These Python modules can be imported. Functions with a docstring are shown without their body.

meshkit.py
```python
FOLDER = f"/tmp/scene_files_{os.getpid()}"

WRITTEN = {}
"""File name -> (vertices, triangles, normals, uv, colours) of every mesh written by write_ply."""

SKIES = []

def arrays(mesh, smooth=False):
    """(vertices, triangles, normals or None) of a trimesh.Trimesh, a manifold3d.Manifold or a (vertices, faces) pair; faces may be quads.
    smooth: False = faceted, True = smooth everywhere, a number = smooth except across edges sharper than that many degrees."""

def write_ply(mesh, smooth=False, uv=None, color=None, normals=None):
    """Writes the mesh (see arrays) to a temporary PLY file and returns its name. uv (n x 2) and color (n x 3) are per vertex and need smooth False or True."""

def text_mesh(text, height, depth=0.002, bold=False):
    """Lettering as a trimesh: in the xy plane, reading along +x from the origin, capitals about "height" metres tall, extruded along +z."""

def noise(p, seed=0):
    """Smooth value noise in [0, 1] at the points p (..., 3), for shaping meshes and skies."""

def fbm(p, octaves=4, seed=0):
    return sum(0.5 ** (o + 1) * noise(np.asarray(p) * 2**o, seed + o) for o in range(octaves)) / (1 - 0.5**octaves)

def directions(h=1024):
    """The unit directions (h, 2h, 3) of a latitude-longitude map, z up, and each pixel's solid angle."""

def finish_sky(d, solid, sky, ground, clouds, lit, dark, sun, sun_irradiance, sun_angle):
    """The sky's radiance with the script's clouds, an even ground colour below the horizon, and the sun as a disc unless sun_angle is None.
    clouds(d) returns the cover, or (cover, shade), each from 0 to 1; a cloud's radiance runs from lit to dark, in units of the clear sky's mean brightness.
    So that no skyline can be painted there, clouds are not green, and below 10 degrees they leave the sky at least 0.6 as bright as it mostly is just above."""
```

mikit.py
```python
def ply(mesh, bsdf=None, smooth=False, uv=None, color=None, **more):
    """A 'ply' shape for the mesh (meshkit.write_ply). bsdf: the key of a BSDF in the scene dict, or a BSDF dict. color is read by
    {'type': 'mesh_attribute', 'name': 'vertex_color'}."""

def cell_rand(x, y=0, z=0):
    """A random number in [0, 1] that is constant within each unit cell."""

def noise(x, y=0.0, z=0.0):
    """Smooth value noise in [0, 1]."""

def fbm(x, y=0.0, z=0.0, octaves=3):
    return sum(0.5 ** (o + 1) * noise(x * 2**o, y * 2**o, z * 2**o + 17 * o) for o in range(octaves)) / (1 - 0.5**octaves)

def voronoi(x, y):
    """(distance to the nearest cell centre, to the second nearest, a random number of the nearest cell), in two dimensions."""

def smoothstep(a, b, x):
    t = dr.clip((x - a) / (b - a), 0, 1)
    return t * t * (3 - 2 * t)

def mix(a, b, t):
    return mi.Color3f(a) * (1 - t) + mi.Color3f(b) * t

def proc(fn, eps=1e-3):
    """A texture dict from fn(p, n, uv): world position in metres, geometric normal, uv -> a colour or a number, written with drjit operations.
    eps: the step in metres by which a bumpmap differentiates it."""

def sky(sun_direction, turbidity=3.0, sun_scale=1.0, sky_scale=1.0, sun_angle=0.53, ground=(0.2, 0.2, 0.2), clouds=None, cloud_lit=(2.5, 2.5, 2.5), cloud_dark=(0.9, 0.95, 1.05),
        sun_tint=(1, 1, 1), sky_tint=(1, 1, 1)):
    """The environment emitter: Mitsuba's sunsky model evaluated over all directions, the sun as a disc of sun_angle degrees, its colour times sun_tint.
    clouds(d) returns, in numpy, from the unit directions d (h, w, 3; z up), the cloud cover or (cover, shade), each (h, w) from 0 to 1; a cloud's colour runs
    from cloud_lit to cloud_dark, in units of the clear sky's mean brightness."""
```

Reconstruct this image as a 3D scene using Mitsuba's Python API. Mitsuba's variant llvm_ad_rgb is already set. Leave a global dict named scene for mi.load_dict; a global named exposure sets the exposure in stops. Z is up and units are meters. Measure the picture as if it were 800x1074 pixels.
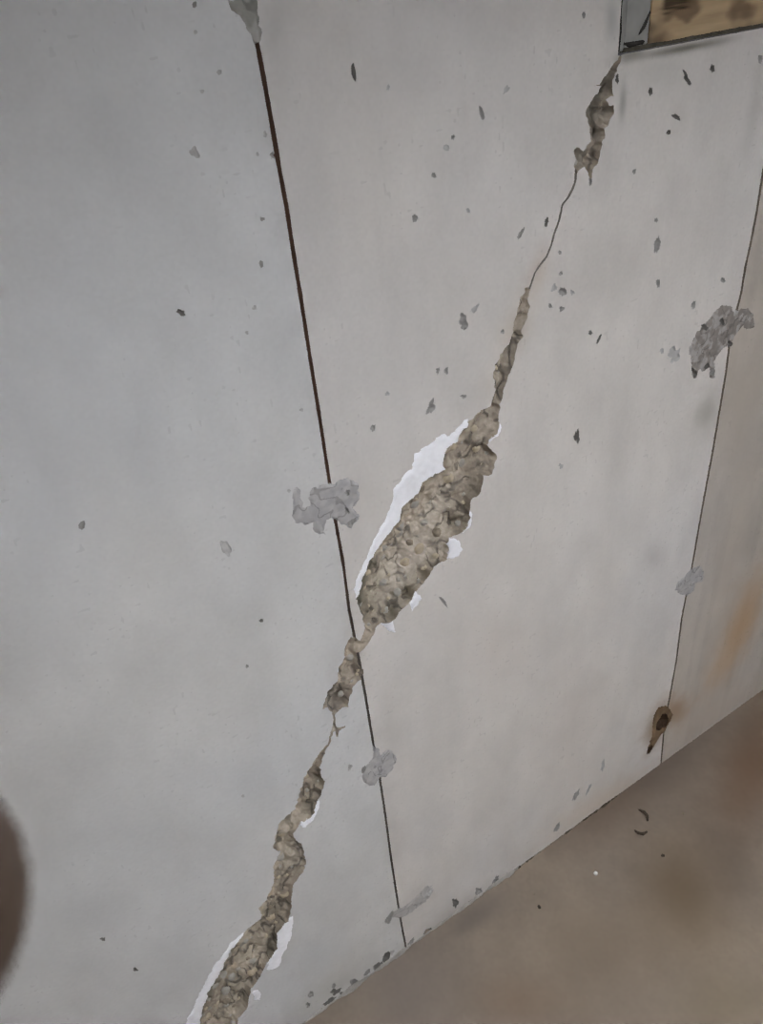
import math
import numpy as np
import trimesh
import drjit as dr
import mitsuba as mi
import mikit
import meshkit
import manifold3d as m3
from scipy.spatial import Delaunay, cKDTree
from shapely import contains_xy
from shapely.geometry import Polygon, LineString
from mikit import proc, noise, fbm, smoothstep, mix

T = mi.ScalarTransform4f
scene = {"type": "scene"}
labels = {}

# ---------------------------------------------------------------- camera, daylight, exposure
# x runs along the cracked wall, y into it (its face is y = 0), z up; metres
EYE = np.array([0.0, -0.871, 1.977])
RIGHT = np.array([0.84006566, -0.53299892, -0.10100414])
DOWN = np.array([-0.37358331, -0.43339388, -0.82012515])
AHEAD = np.array([0.39335125, 0.72669243, -0.56319882])
scene["camera"] = {
    "type": "thinlens", "fov": math.degrees(2 * math.atan(400 / 791.8)), "fov_axis": "x", "aperture_radius": 0.0005, "focus_distance": 1.25,
    "near_clip": 0.01, "far_clip": 100.0, "to_world": T().look_at(origin=EYE.tolist(), target=(EYE + AHEAD).tolist(), up=(-DOWN).tolist()),
}
# an overcast sky; it reaches the basement through an unseen ceiling opening added to shape it
scene["daylight"] = mikit.sky((-0.3, -0.5, 0.8), turbidity=4.0, sun_scale=0.0, clouds=lambda d: (np.ones(d.shape[:2]), 0.25 + 0.3 * meshkit.fbm(d * 2.5, 3, 5)),
                              cloud_lit=(1.30, 1.30, 1.34), cloud_dark=(0.95, 0.97, 1.03), ground=(0.2, 0.19, 0.18))
exposure = 6.9
LIGHT_OPENING = (-0.05, -2.5, 1.2, -1.12)          # x0, y0, x1, y1 of the added ceiling opening

# ---------------------------------------------------------------- measured outlines on the wall (x, z) and the floor (x, y)
CRACKS = [[(0.9389,1.8721),(0.9305,1.8639),(0.9237,1.8566),(0.9113,1.8499),(0.9027,1.8428),(0.8952,1.8438),(0.9068,1.8375),(0.8999,1.8313),(0.8912,1.8242),(0.8825,1.817),(0.8775,1.8105),(0.8818,1.8013),(0.8862,1.7921),(0.885,1.7836),(0.8895,1.7741),(0.8936,1.7696),(0.8844,1.7661),(0.8772,1.7596),(0.8695,1.7622),(0.8617,1.7673),(0.8583,1.7628),(0.8591,1.7474),(0.8622,1.7365),(0.8602,1.729),(0.865,1.7281),(0.8694,1.7339),(0.8769,1.7364),(0.8871,1.728),(0.8933,1.7229),(0.8923,1.7097),(0.8972,1.7101),(0.8979,1.726),(0.8985,1.7312),(0.9076,1.7388),(0.9105,1.7514),(0.9152,1.7635),(0.9183,1.7732),(0.9155,1.7825),(0.9228,1.7864),(0.9335,1.796),(0.9367,1.803),(0.9302,1.8101),(0.9223,1.8125),(0.9178,1.8205),(0.9328,1.822),(0.9301,1.8296),(0.9256,1.8374),(0.9286,1.8454),(0.9354,1.8528),(0.9383,1.8606),(0.9419,1.8706)],[(0.7698,1.5848),(0.7584,1.573),(0.7508,1.5509),(0.745,1.531),(0.7411,1.5166),(0.7332,1.5031),(0.7176,1.492),(0.7078,1.479),(0.7036,1.4641),(0.7052,1.447),(0.7048,1.4303),(0.6985,1.4138),(0.7143,1.4065),(0.7204,1.4147),(0.7247,1.4354),(0.7308,1.4485),(0.7388,1.4625),(0.7468,1.4731),(0.7488,1.492),(0.7547,1.503),(0.7646,1.508),(0.7606,1.5187),(0.7684,1.5274),(0.7722,1.5388),(0.7759,1.5531),(0.7719,1.5664),(0.7775,1.5799)],[(0.7065,1.4178),(0.6885,1.4096),(0.6659,1.4048),(0.6462,1.3964),(0.6332,1.3862),(0.6227,1.3704),(0.6035,1.369),(0.5948,1.3529),(0.5961,1.3289),(0.577,1.3302),(0.5529,1.3243),(0.5393,1.307),(0.5103,1.2966),(0.5011,1.2724),(0.4804,1.2584),(0.4602,1.2434),(0.4391,1.224),(0.4189,1.1904),(0.4057,1.1552),(0.4094,1.1209),(0.4115,1.0858),(0.422,1.0706),(0.4427,1.0793),(0.4714,1.0687),(0.4813,1.0856),(0.502,1.0904),(0.518,1.1095),(0.5402,1.1194),(0.563,1.1455),(0.5889,1.146),(0.5944,1.1882),(0.6282,1.1879),(0.6398,1.208),(0.6494,1.2491),(0.6672,1.2491),(0.6788,1.2851),(0.6953,1.2782),(0.7065,1.3119),(0.6865,1.3383),(0.6909,1.3485),(0.7074,1.3582),(0.7153,1.3911),(0.7144,1.4133)],[(0.4133,1.0936),(0.4099,1.0823),(0.3998,1.0647),(0.383,1.0816),(0.3715,1.0683),(0.3643,1.0454),(0.35,1.0266),(0.3437,0.9987),(0.325,0.9896),(0.3163,0.9773),(0.3058,0.955),(0.3133,0.9534),(0.3208,0.933),(0.3207,0.9139),(0.3135,0.8878),(0.3042,0.867),(0.2869,0.8533),(0.2835,0.845),(0.2896,0.8457),(0.3074,0.8618),(0.3169,0.884),(0.3218,0.883),(0.3217,0.8698),(0.3254,0.867),(0.3294,0.88),(0.3411,0.8767),(0.3403,0.8852),(0.3253,0.8923),(0.3255,0.922),(0.3384,0.932),(0.3551,0.9239),(0.3619,0.9496),(0.374,0.9712),(0.3914,0.9743),(0.395,0.9938),(0.3914,1.0106),(0.3923,1.0383),(0.4044,1.0412),(0.421,1.0552),(0.4316,1.0694),(0.4296,1.0841)],[(0.2895,0.8567),(0.2705,0.8388),(0.2462,0.814),(0.2273,0.7756),(0.2133,0.7437),(0.1945,0.7395),(0.1748,0.7303),(0.1527,0.675),(0.1623,0.6469),(0.1415,0.6201),(0.1341,0.568),(0.1131,0.5406),(0.0912,0.5218),(0.0907,0.4897),(0.0582,0.4844),(0.016,0.4573),(-0.0187,0.411),(-0.0532,0.371),(-0.0796,0.323),(-0.111,0.2486),(-0.1509,0.1434),(-0.1934,0.0052),(-0.096,0.0005),(-0.0436,0.1474),(-0.0257,0.2062),(-0.0034,0.2157),(0.0186,0.2747),(0.0429,0.2943),(0.0701,0.333),(0.0983,0.3574),(0.1098,0.415),(0.1377,0.4264),(0.1534,0.4752),(0.166,0.5245),(0.1921,0.5487),(0.2059,0.5701),(0.2049,0.6343),(0.1946,0.6765),(0.2166,0.6984),(0.2376,0.6964),(0.2582,0.7314),(0.2785,0.7585),(0.2786,0.7788),(0.2786,0.8157),(0.294,0.8477)]]
HAIRLINE = [(0.8629,1.7311),(0.8632,1.7206),(0.8575,1.7097),(0.8503,1.7011),(0.8384,1.692),(0.8368,1.6835),(0.8327,1.67),(0.8237,1.6532),(0.8185,1.6374),(0.8094,1.6224),(0.7962,1.6126),(0.7867,1.604),(0.7821,1.5942),(0.7737,1.5786),(0.768,1.5644)]
GROOVES = [[(0.9394,1.8675),(0.9232,1.8425),(0.9076,1.8291),(0.8994,1.8158)],[(0.8994,1.8158),(0.9031,1.7932),(0.9122,1.7767),(0.9079,1.7583),(0.8956,1.7435)],[(0.7719,1.5694),(0.7652,1.5538),(0.7605,1.5344),(0.7508,1.5231),(0.7449,1.5107),(0.7429,1.4954),(0.735,1.4769),(0.7269,1.4564),(0.7207,1.4367),(0.7085,1.4154)],[(0.7098,1.4848),(0.7074,1.4628),(0.7068,1.433),(0.7084,1.4137)],[(0.7044,1.4083),(0.6776,1.3742),(0.662,1.3296),(0.6394,1.3166),(0.6038,1.2978),(0.5673,1.2662),(0.5186,1.2204),(0.4825,1.1878),(0.4473,1.1332),(0.4236,1.0987)],[(0.4236,1.0987),(0.4032,1.0614),(0.3872,1.0298),(0.3614,0.9869),(0.3404,0.9519),(0.3209,0.9151)],[(0.2767,0.8284),(0.2501,0.7794),(0.2287,0.7391),(0.2016,0.7028),(0.1724,0.6355),(0.1633,0.5779),(0.1479,0.5421),(0.124,0.4965),(0.076,0.4199),(0.0216,0.3676),(-0.0252,0.3036),(-0.061,0.2251)]]
WHITES = [[(0.6487,1.4041),(0.6094,1.3865),(0.5976,1.3939),(0.5837,1.3897),(0.5655,1.3856),(0.543,1.3797),(0.5349,1.3588),(0.5165,1.3494),(0.5003,1.3331),(0.493,1.3163),(0.485,1.2986),(0.4635,1.2708),(0.4492,1.2542),(0.4354,1.2318),(0.4133,1.2035),(0.4056,1.1812),(0.4044,1.1528),(0.4195,1.1819),(0.4411,1.2191),(0.4619,1.2382),(0.4823,1.2536),(0.5044,1.2682),(0.5125,1.2928),(0.5417,1.3041),(0.5563,1.3199),(0.5796,1.3266),(0.6006,1.3252),(0.5985,1.3514),(0.6071,1.3658),(0.6264,1.3672),(0.6368,1.3825),(0.6508,1.393)],[(0.5921,1.1949),(0.612,1.1822),(0.6263,1.1508),(0.6118,1.1409),(0.5869,1.147)],[(0.6398,1.2394),(0.6506,1.2132),(0.6439,1.1908),(0.6269,1.1865),(0.6323,1.2127)],[(0.7098,1.3783),(0.7177,1.3636),(0.7092,1.3479),(0.6888,1.3448),(0.689,1.352),(0.7034,1.3628)],[(0.4429,1.0808),(0.4641,1.0752),(0.4705,1.0416),(0.4548,1.0556)],[(0.5038,1.0885),(0.5204,1.1126),(0.5284,1.0882),(0.51,1.0669)],[(0.0641,0.4831),(0.0195,0.4721),(-0.0252,0.435),(-0.077,0.3701),(-0.116,0.3098),(-0.1642,0.1898),(-0.2128,0.0404),(-0.1919,0.0024),(-0.1463,0.1359),(-0.1064,0.2417),(-0.075,0.3165),(-0.0485,0.3648),(-0.014,0.4049),(0.0192,0.4496),(0.0605,0.4761)],[(0.1093,0.4233),(0.1418,0.4319),(0.1488,0.4278),(0.1324,0.3648),(0.1085,0.3288),(0.0875,0.2881),(0.0619,0.2995),(0.0719,0.337),(0.0965,0.3596)],[(0.0206,0.2633),(0.0325,0.2561),(0.0341,0.2317),(0.0261,0.2156),(0.0166,0.2242)],[(0.2586,0.734),(0.2619,0.7161),(0.2414,0.6821),(0.2213,0.6753),(0.2116,0.6905),(0.2221,0.7026),(0.2383,0.7004)]]
PATCHES = [[(0.3668,1.986),(0.3744,1.987),(0.3766,1.9965),(0.3998,1.9946),(0.3971,1.9767),(0.3977,1.964),(0.3958,1.9496),(0.3896,1.9468),(0.3856,1.9541),(0.3822,1.9639),(0.3755,1.9729),(0.3667,1.9812)],[(0.3267,1.3808),(0.3366,1.4087),(0.3409,1.4069),(0.3432,1.381),(0.3433,1.3682),(0.3524,1.3654),(0.356,1.3929),(0.3644,1.393),(0.3836,1.3923),(0.3971,1.3853),(0.4051,1.3894),(0.422,1.3861),(0.4352,1.3728),(0.4375,1.3524),(0.4314,1.3365),(0.4219,1.3328),(0.4323,1.3146),(0.4284,1.3054),(0.4143,1.2982),(0.4074,1.3042),(0.3946,1.3211),(0.3859,1.3305),(0.3739,1.3334),(0.3699,1.3246),(0.3691,1.3047),(0.3601,1.3104),(0.3503,1.3258),(0.3543,1.3346),(0.3403,1.3384),(0.3297,1.3461),(0.3227,1.3597)],[(0.3899,0.7876),(0.4016,0.7758),(0.4027,0.7487),(0.4148,0.7568),(0.4294,0.747),(0.4365,0.7072),(0.431,0.6994),(0.4179,0.6854),(0.4058,0.68),(0.3957,0.6913),(0.3847,0.6757),(0.3717,0.6804),(0.3587,0.7005),(0.3577,0.7255),(0.3572,0.7379),(0.3669,0.7448),(0.3835,0.755),(0.3886,0.7598)],[(1.2622,1.4235),(1.2908,1.4122),(1.3001,1.3954),(1.3091,1.4018),(1.3431,1.3942),(1.3645,1.3756),(1.3752,1.3465),(1.3493,1.3503),(1.3354,1.3618),(1.3132,1.3423),(1.2997,1.3314),(1.2747,1.324),(1.2621,1.309),(1.2732,1.2708),(1.2592,1.2734),(1.2505,1.3013),(1.2333,1.2954),(1.2157,1.3049),(1.2114,1.2873),(1.1952,1.304),(1.1934,1.3271),(1.1767,1.3615),(1.1855,1.3678),(1.194,1.3884),(1.2122,1.3972),(1.2426,1.4202)],[(1.3084,0.7548),(1.3326,0.7489),(1.3548,0.7172),(1.3567,0.6886),(1.3274,0.6973),(1.3247,0.671),(1.3014,0.6697),(1.2742,0.6916),(1.2506,0.7182),(1.2585,0.7375),(1.283,0.748)],[(0.366,0.1788),(0.3514,0.1691),(0.3457,0.1668),(0.3508,0.1873),(0.371,0.1992),(0.4051,0.1874),(0.4414,0.1909),(0.4653,0.2082),(0.4838,0.193),(0.4846,0.1663),(0.4629,0.1459),(0.4316,0.145),(0.3929,0.1485)],[(1.2438,0.2662),(1.2554,0.2892),(1.2882,0.274),(1.3129,0.2407),(1.3301,0.2083),(1.3184,0.1841),(1.3065,0.1597),(1.2886,0.1479),(1.2721,0.1267),(1.2518,0.1039),(1.2396,0.1346),(1.2483,0.1822),(1.2405,0.2368)]]
SEAMS = [[(0.3951,2.0173),(0.3913,1.9855),(0.3903,1.9605),(0.3914,1.9449),(0.3924,1.9118),(0.393,1.8695),(0.3931,1.8216),(0.3943,1.7824),(0.3934,1.7232),(0.3935,1.6729),(0.3925,1.589),(0.3922,1.5008),(0.3911,1.4185),(0.3901,1.3196),(0.3912,1.2367),(0.3879,1.1409),(0.3905,1.0463),(0.3918,0.9163),(0.3916,0.7835),(0.3933,0.6902),(0.3921,0.5627),(0.3888,0.4057),(0.3872,0.2493),(0.3867,0.1422),(0.3887,-0.0045)],[(1.3132,1.7563),(1.3154,1.6972),(1.3157,1.651),(1.3169,1.619),(1.3177,1.5779),(1.3148,1.5187),(1.3115,1.484),(1.3123,1.4325),(1.3079,1.4054),(1.3026,1.3304),(1.3068,1.267),(1.3069,1.2065),(1.3071,1.144),(1.3068,1.0721),(1.3042,0.9807),(1.3026,0.8607),(1.3027,0.7835),(1.2976,0.6649),(1.2951,0.5957),(1.3024,0.437),(1.3004,0.3043),(1.2961,0.2003),(1.3052,0.082),(1.3115,-0.0004)]]
HOLES = [[0.5073,1.9055,-0.0005,0.0095,0.0051,-0.0001,2],[0.2971,1.8564,0.0014,0.0054,0.0053,-0.0009,0],[0.3429,1.9262,0.0006,0.0025,0.0032,-0.0004,0],[0.3198,1.9116,0.0006,0.0021,0.0026,-0.0004,0],[0.3306,1.9869,0.0008,0.0031,0.0025,-0.0002,1],[0.3257,1.9639,0.0006,0.0024,0.002,-0.0003,0],[0.3828,1.8604,0.0008,0.0038,0.0023,-0.0003,0],[0.3878,1.8378,0.0008,0.0039,0.0029,-0.0005,1],[0.3694,1.842,0.0004,0.0019,0.0023,-0.0004,0],[0.3609,1.7732,0.0005,0.0026,0.003,-0.0007,1],[0.8659,1.9265,-0.0003,0.0042,0.0035,-0.0004,1],[0.5509,1.8841,0.0004,0.003,0.0027,-0.0004,0],[0.691,1.8358,-0.0026,0.0078,0.0046,0.0002,1],[0.6433,1.8152,0.0002,0.0034,0.0031,-0.0005,1],[0.7329,1.8575,0.0041,0.0042,0.0035,-0.0019,0],[0.6319,1.8047,0.0024,0.0039,0.0043,-0.0018,0],[0.6099,1.7753,0.0003,0.0035,0.0038,-0.0007,1],[0.5753,1.7287,0.0005,0.0054,0.0046,-0.0009,1],[0.6638,1.72,0.0002,0.0032,0.0041,-0.0008,0],[0.8079,1.6739,0.003,0.0058,0.0039,-0.0019,2],[0.7581,1.6685,0.0058,0.0063,0.0034,-0.0023,1],[1.008,1.8178,-0.0009,0.0063,0.0041,-0.0006,2],[1.0855,1.8251,-0.0093,0.0117,0.0044,0.0005,2],[1.1428,1.8306,-0.0015,0.0065,0.005,-0.0006,2],[1.0711,1.7741,-0.0096,0.0052,0.0028,0.0024,2],[1.0572,1.7549,0.0015,0.0033,0.0047,-0.0018,2],[0.9872,1.7111,0.0017,0.0035,0.0042,-0.0017,1],[1.0488,1.6252,-0.0006,0.0039,0.0047,-0.001,1],[1.0574,1.5832,-0.0004,0.0156,0.0072,-0.0021,1],[0.894,1.7134,-0.0004,0.0055,0.0036,-0.0007,1],[0.9364,1.8432,-0.0007,0.006,0.0038,-0.0005,2],[1.2575,1.8297,-0.0019,0.0068,0.0061,-0.0008,1],[0.2386,1.6935,-0.004,0.004,0.0026,0.0025,2],[0.3491,1.7235,0.001,0.0043,0.003,-0.0007,1],[0.3296,1.6743,0.0006,0.0028,0.0031,-0.0009,0],[0.3132,1.647,0.0005,0.0023,0.0025,-0.0008,0],[0.4744,1.4519,0.0007,0.0054,0.0045,-0.0016,1],[0.367,1.5202,0.0005,0.0027,0.0028,-0.001,0],[0.3259,1.4052,0.0006,0.003,0.0028,-0.0013,0],[0.6479,1.5664,-0.0007,0.0133,0.0074,-0.0015,1],[0.6484,1.5575,0.0002,0.0052,0.0046,-0.0014,2],[0.6699,1.5793,0.0056,0.006,0.0037,-0.0029,0],[0.5963,1.5037,0.0016,0.0056,0.003,-0.0014,1],[0.612,1.4987,0.0004,0.0061,0.0038,-0.0013,1],[0.5797,1.4491,0.0046,0.0109,0.0066,-0.0041,1],[0.6419,1.4453,0.0002,0.0036,0.0055,-0.0019,1],[0.5049,1.4973,0.0004,0.0037,0.004,-0.0014,0],[0.8454,1.559,0.0032,0.0064,0.0079,-0.0042,1],[0.8663,1.552,-0.0002,0.0039,0.0052,-0.0014,0],[0.8197,1.5427,-0.0001,0.0036,0.0047,-0.0013,1],[0.8446,1.5311,-0.0002,0.0051,0.0053,-0.0014,1],[0.84,1.5892,-0.0001,0.0034,0.0041,-0.001,1],[0.8366,1.6224,-0.0002,0.0038,0.0032,-0.0007,1],[0.8268,1.57,-0.0002,0.0061,0.0061,-0.0016,0],[0.722,1.5284,0.0,0.0034,0.0042,-0.0012,1],[0.9122,1.471,-0.0033,0.0048,0.0037,0.0006,2],[0.9348,1.4524,0.0051,0.0078,0.0048,-0.0031,2],[1.07,1.5151,-0.0013,0.0087,0.0054,-0.0014,1],[1.2499,1.4744,-0.0011,0.0045,0.0091,-0.0024,1],[1.1737,1.4477,0.0041,0.007,0.0058,-0.0033,1],[0.8933,1.2777,-0.0008,0.0141,0.0073,-0.0028,2],[0.8558,1.2299,-0.0003,0.0052,0.006,-0.0025,0],[1.1372,1.3615,0.0035,0.0155,0.0168,-0.0082,0],[1.1005,1.3804,0.0032,0.0039,0.0055,-0.0037,0],[0.0502,1.4739,0.003,0.006,0.0032,-0.0024,1],[0.2162,1.3559,0.0068,-0.0004,0.001,-0.015,0],[0.2394,1.2037,0.0007,0.0036,0.0032,-0.0018,2],[0.1988,1.1298,0.0009,0.0038,0.0026,-0.0016,1],[0.5765,1.0546,-0.0059,0.0162,0.003,0.0002,1],[-0.1642,0.7054,0.0014,0.0045,0.0034,-0.004,2],[-0.146,0.5737,0.0014,0.0047,0.0037,-0.0047,2],[0.3354,0.7672,0.0035,0.0067,0.0042,-0.0059,0],[0.1303,0.853,0.0008,0.0037,0.0031,-0.0026,0],[0.3584,0.1831,0.0113,0.016,0.0053,-0.0118,1],[0.4688,0.1831,0.0097,0.0168,0.0076,-0.0143,0],[0.5459,0.0464,0.0012,0.0195,0.0099,-0.0107,2],[0.6194,0.0229,0.0047,0.0174,0.0087,-0.0129,1],[0.4569,0.001,0.0111,0.0106,0.0073,-0.0185,2],[0.5068,-0.0183,0.0251,-0.0011,0.0031,-0.0123,2],[0.3321,0.0264,0.0103,0.0176,0.0069,-0.0156,2],[0.3493,0.0292,0.0049,0.0063,0.0038,-0.0096,0],[0.2371,0.0164,0.0066,0.0143,0.0078,-0.0172,1],[0.1893,0.0358,0.0121,-0.0028,0.0017,-0.016,2],[0.1887,0.0658,0.004,0.0083,0.0037,-0.0082,1],[0.1404,-0.0068,0.0173,-0.0029,0.0014,-0.0132,2],[0.1327,0.0978,0.0048,0.0097,0.005,-0.0118,1],[0.119,0.0633,0.0021,0.0117,0.0045,-0.0063,1],[0.1376,-0.0233,0.0131,-0.0033,0.0009,-0.0103,2],[0.2082,-0.0148,-0.0091,0.0349,0.0042,0.0027,2],[0.9585,0.1469,0.0132,0.013,0.0063,-0.0103,1],[0.8932,0.0571,0.0096,0.0094,0.0074,-0.013,1],[1.0053,0.1326,0.0078,0.0165,0.0057,-0.0078,0],[1.0536,0.1973,0.0019,0.0265,0.0069,-0.0068,0],[1.2829,0.2099,0.0082,0.0319,0.0229,-0.0239,2],[1.246,0.1169,0.0043,0.0167,0.0114,-0.0126,1],[1.2636,1.391,0.0002,0.0075,0.0085,-0.0034,2],[1.2136,1.3939,0.0052,0.0034,0.008,-0.0062,2],[1.303,1.3323,-0.0021,0.0086,0.0081,-0.0025,2],[1.239,1.3056,-0.0016,0.0074,0.0091,-0.0029,2],[1.2032,1.3029,-0.0046,0.0115,0.0063,-0.0013,2],[1.2586,1.2869,0.0003,0.0101,0.0063,-0.0027,1],[0.4163,1.3642,-0.0011,0.006,0.0037,-0.0002,1],[0.4108,1.3333,0.0032,-0.0002,0.0015,-0.0082,1],[0.4157,1.3077,0.0062,0.0053,0.0038,-0.0052,1],[0.3648,1.3189,0.0011,0.0066,0.0037,-0.0017,0],[0.3618,0.74,0.0065,0.0076,0.0025,-0.0043,1],[0.5686,-0.021,0.0146,0.0023,0.0035,-0.0113,2],[0.6784,0.0166,0.0106,0.0069,0.006,-0.0136,1],[0.3056,0.0159,0.0153,0.0026,0.0028,-0.0125,2],[0.2757,0.0199,0.0108,0.0019,0.0022,-0.0103,1],[0.1698,0.0127,0.0172,-0.0007,0.0017,-0.0127,2],[0.4051,0.0143,0.0099,0.0065,0.0035,-0.0103,1]]
STAINS_AND_GLARE = [[1.5784,0.4097,0.0474,0.1749,0.0763,-0.0661,0.42,0.27,0.14,0.75],[1.5194,0.2948,0.0601,0.0945,0.0484,-0.0508,0.45,0.32,0.2,0.45],[1.3413,0.2125,0.0126,0.0513,0.0556,-0.0566,0.3,0.2,0.12,0.85],[1.2573,0.2002,0.0199,0.0758,0.0438,-0.0466,0.26,0.19,0.12,0.9],[1.1007,0.0071,0.2369,-0.0232,0.0384,-0.088,0.5,0.42,0.33,0.55],[1.4986,0.0617,0.2221,-0.0047,0.0633,-0.1052,0.47,0.39,0.31,0.4],[0.7076,0.8492,0.0206,0.104,0.0817,-0.0666,0.5,0.44,0.39,0.28],[0.9272,0.4581,0.0308,0.2676,0.1402,-0.1289,0.52,0.46,0.41,0.25],[1.1595,0.8618,0.0102,0.0309,0.0404,-0.032,0.36,0.34,0.33,0.4],[1.262,1.1891,0.0135,0.0406,0.0389,-0.0233,0.33,0.32,0.28,0.6],[1.1692,1.3747,-0.0074,0.0398,0.0575,-0.0174,0.45,0.44,0.42,0.15],[0.9513,1.8108,0.0,0.0256,0.008,-0.0015,0.25,0.25,0.23,0.65],[1.0697,1.8654,0.1007,0.0,0.0031,-0.0063,0.17,0.165,0.135,0.97],[0.9655,1.8714,0.0297,0.0014,0.0045,-0.0085,0.2,0.195,0.165,0.8],[0.9196,1.9169,-0.0013,0.0323,0.0147,-0.0017,0.3,0.31,0.3,0.55],[1.0205,1.8421,-0.004,0.0269,0.0633,-0.008,0.4,0.4,0.38,0.3],[1.2628,1.7495,0.0027,0.0806,0.0209,-0.0052,0.38,0.37,0.34,0.4],[0.3842,1.7572,0.0124,0.0297,0.0167,-0.0064,0.38,0.38,0.37,0.25],[0.4003,1.8875,0.0246,0.0507,0.0198,-0.0064,0.4,0.39,0.37,0.3],[0.3792,1.6328,0.0036,0.0193,0.0187,-0.0055,0.4,0.4,0.4,0.25],[0.4134,1.9581,0.0079,0.0246,0.0154,-0.0026,0.34,0.34,0.32,0.35],[0.7907,1.6001,0.0188,0.0361,0.0203,-0.0107,0.46,0.39,0.32,0.5],[0.7489,1.5253,0.023,0.0391,0.0274,-0.0169,0.45,0.39,0.31,0.5],[0.7014,1.4516,0.0192,0.0367,0.0256,-0.0166,0.45,0.4,0.33,0.3],[0.4428,1.3278,0.0067,0.0497,0.0508,-0.0227,0.48,0.45,0.4,0.25],[0.5575,1.2176,0.0196,0.2437,0.26,-0.1246,0.55,0.52,0.48,0.2],[0.1881,0.0618,0.1259,0.0227,0.0129,-0.0705,0.36,0.35,0.31,0.45],[0.4237,0.1799,0.0571,0.0372,0.0207,-0.0567,0.38,0.37,0.35,0.35],[0.5512,0.0032,0.1509,0.0119,0.0163,-0.0562,0.38,0.36,0.32,0.5],[0.4352,0.8184,0.0002,0.1552,0.0292,-0.0159,0.42,0.4,0.37,0.3],[0.403,0.4656,0.0027,0.2277,0.0207,-0.015,0.42,0.4,0.37,0.3],[0.3855,1.099,0.0019,0.0831,0.0178,-0.0075,0.44,0.41,0.38,0.25],[1.4043,1.1724,-0.0057,0.2492,0.0813,-0.0374,0.4,0.35,0.29,0.35],[1.4562,0.6649,0.0202,0.2197,0.0622,-0.0443,0.47,0.4,0.33,0.3],[1.5359,0.749,0.0078,0.1097,0.0451,-0.0297,0.33,0.31,0.28,0.4],[0.0173,1.5323,0.0738,0.2107,0.0918,-0.0402,0.52,0.55,0.6,0.25]]  # last row paints the bluish glare on the left panel
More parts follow.
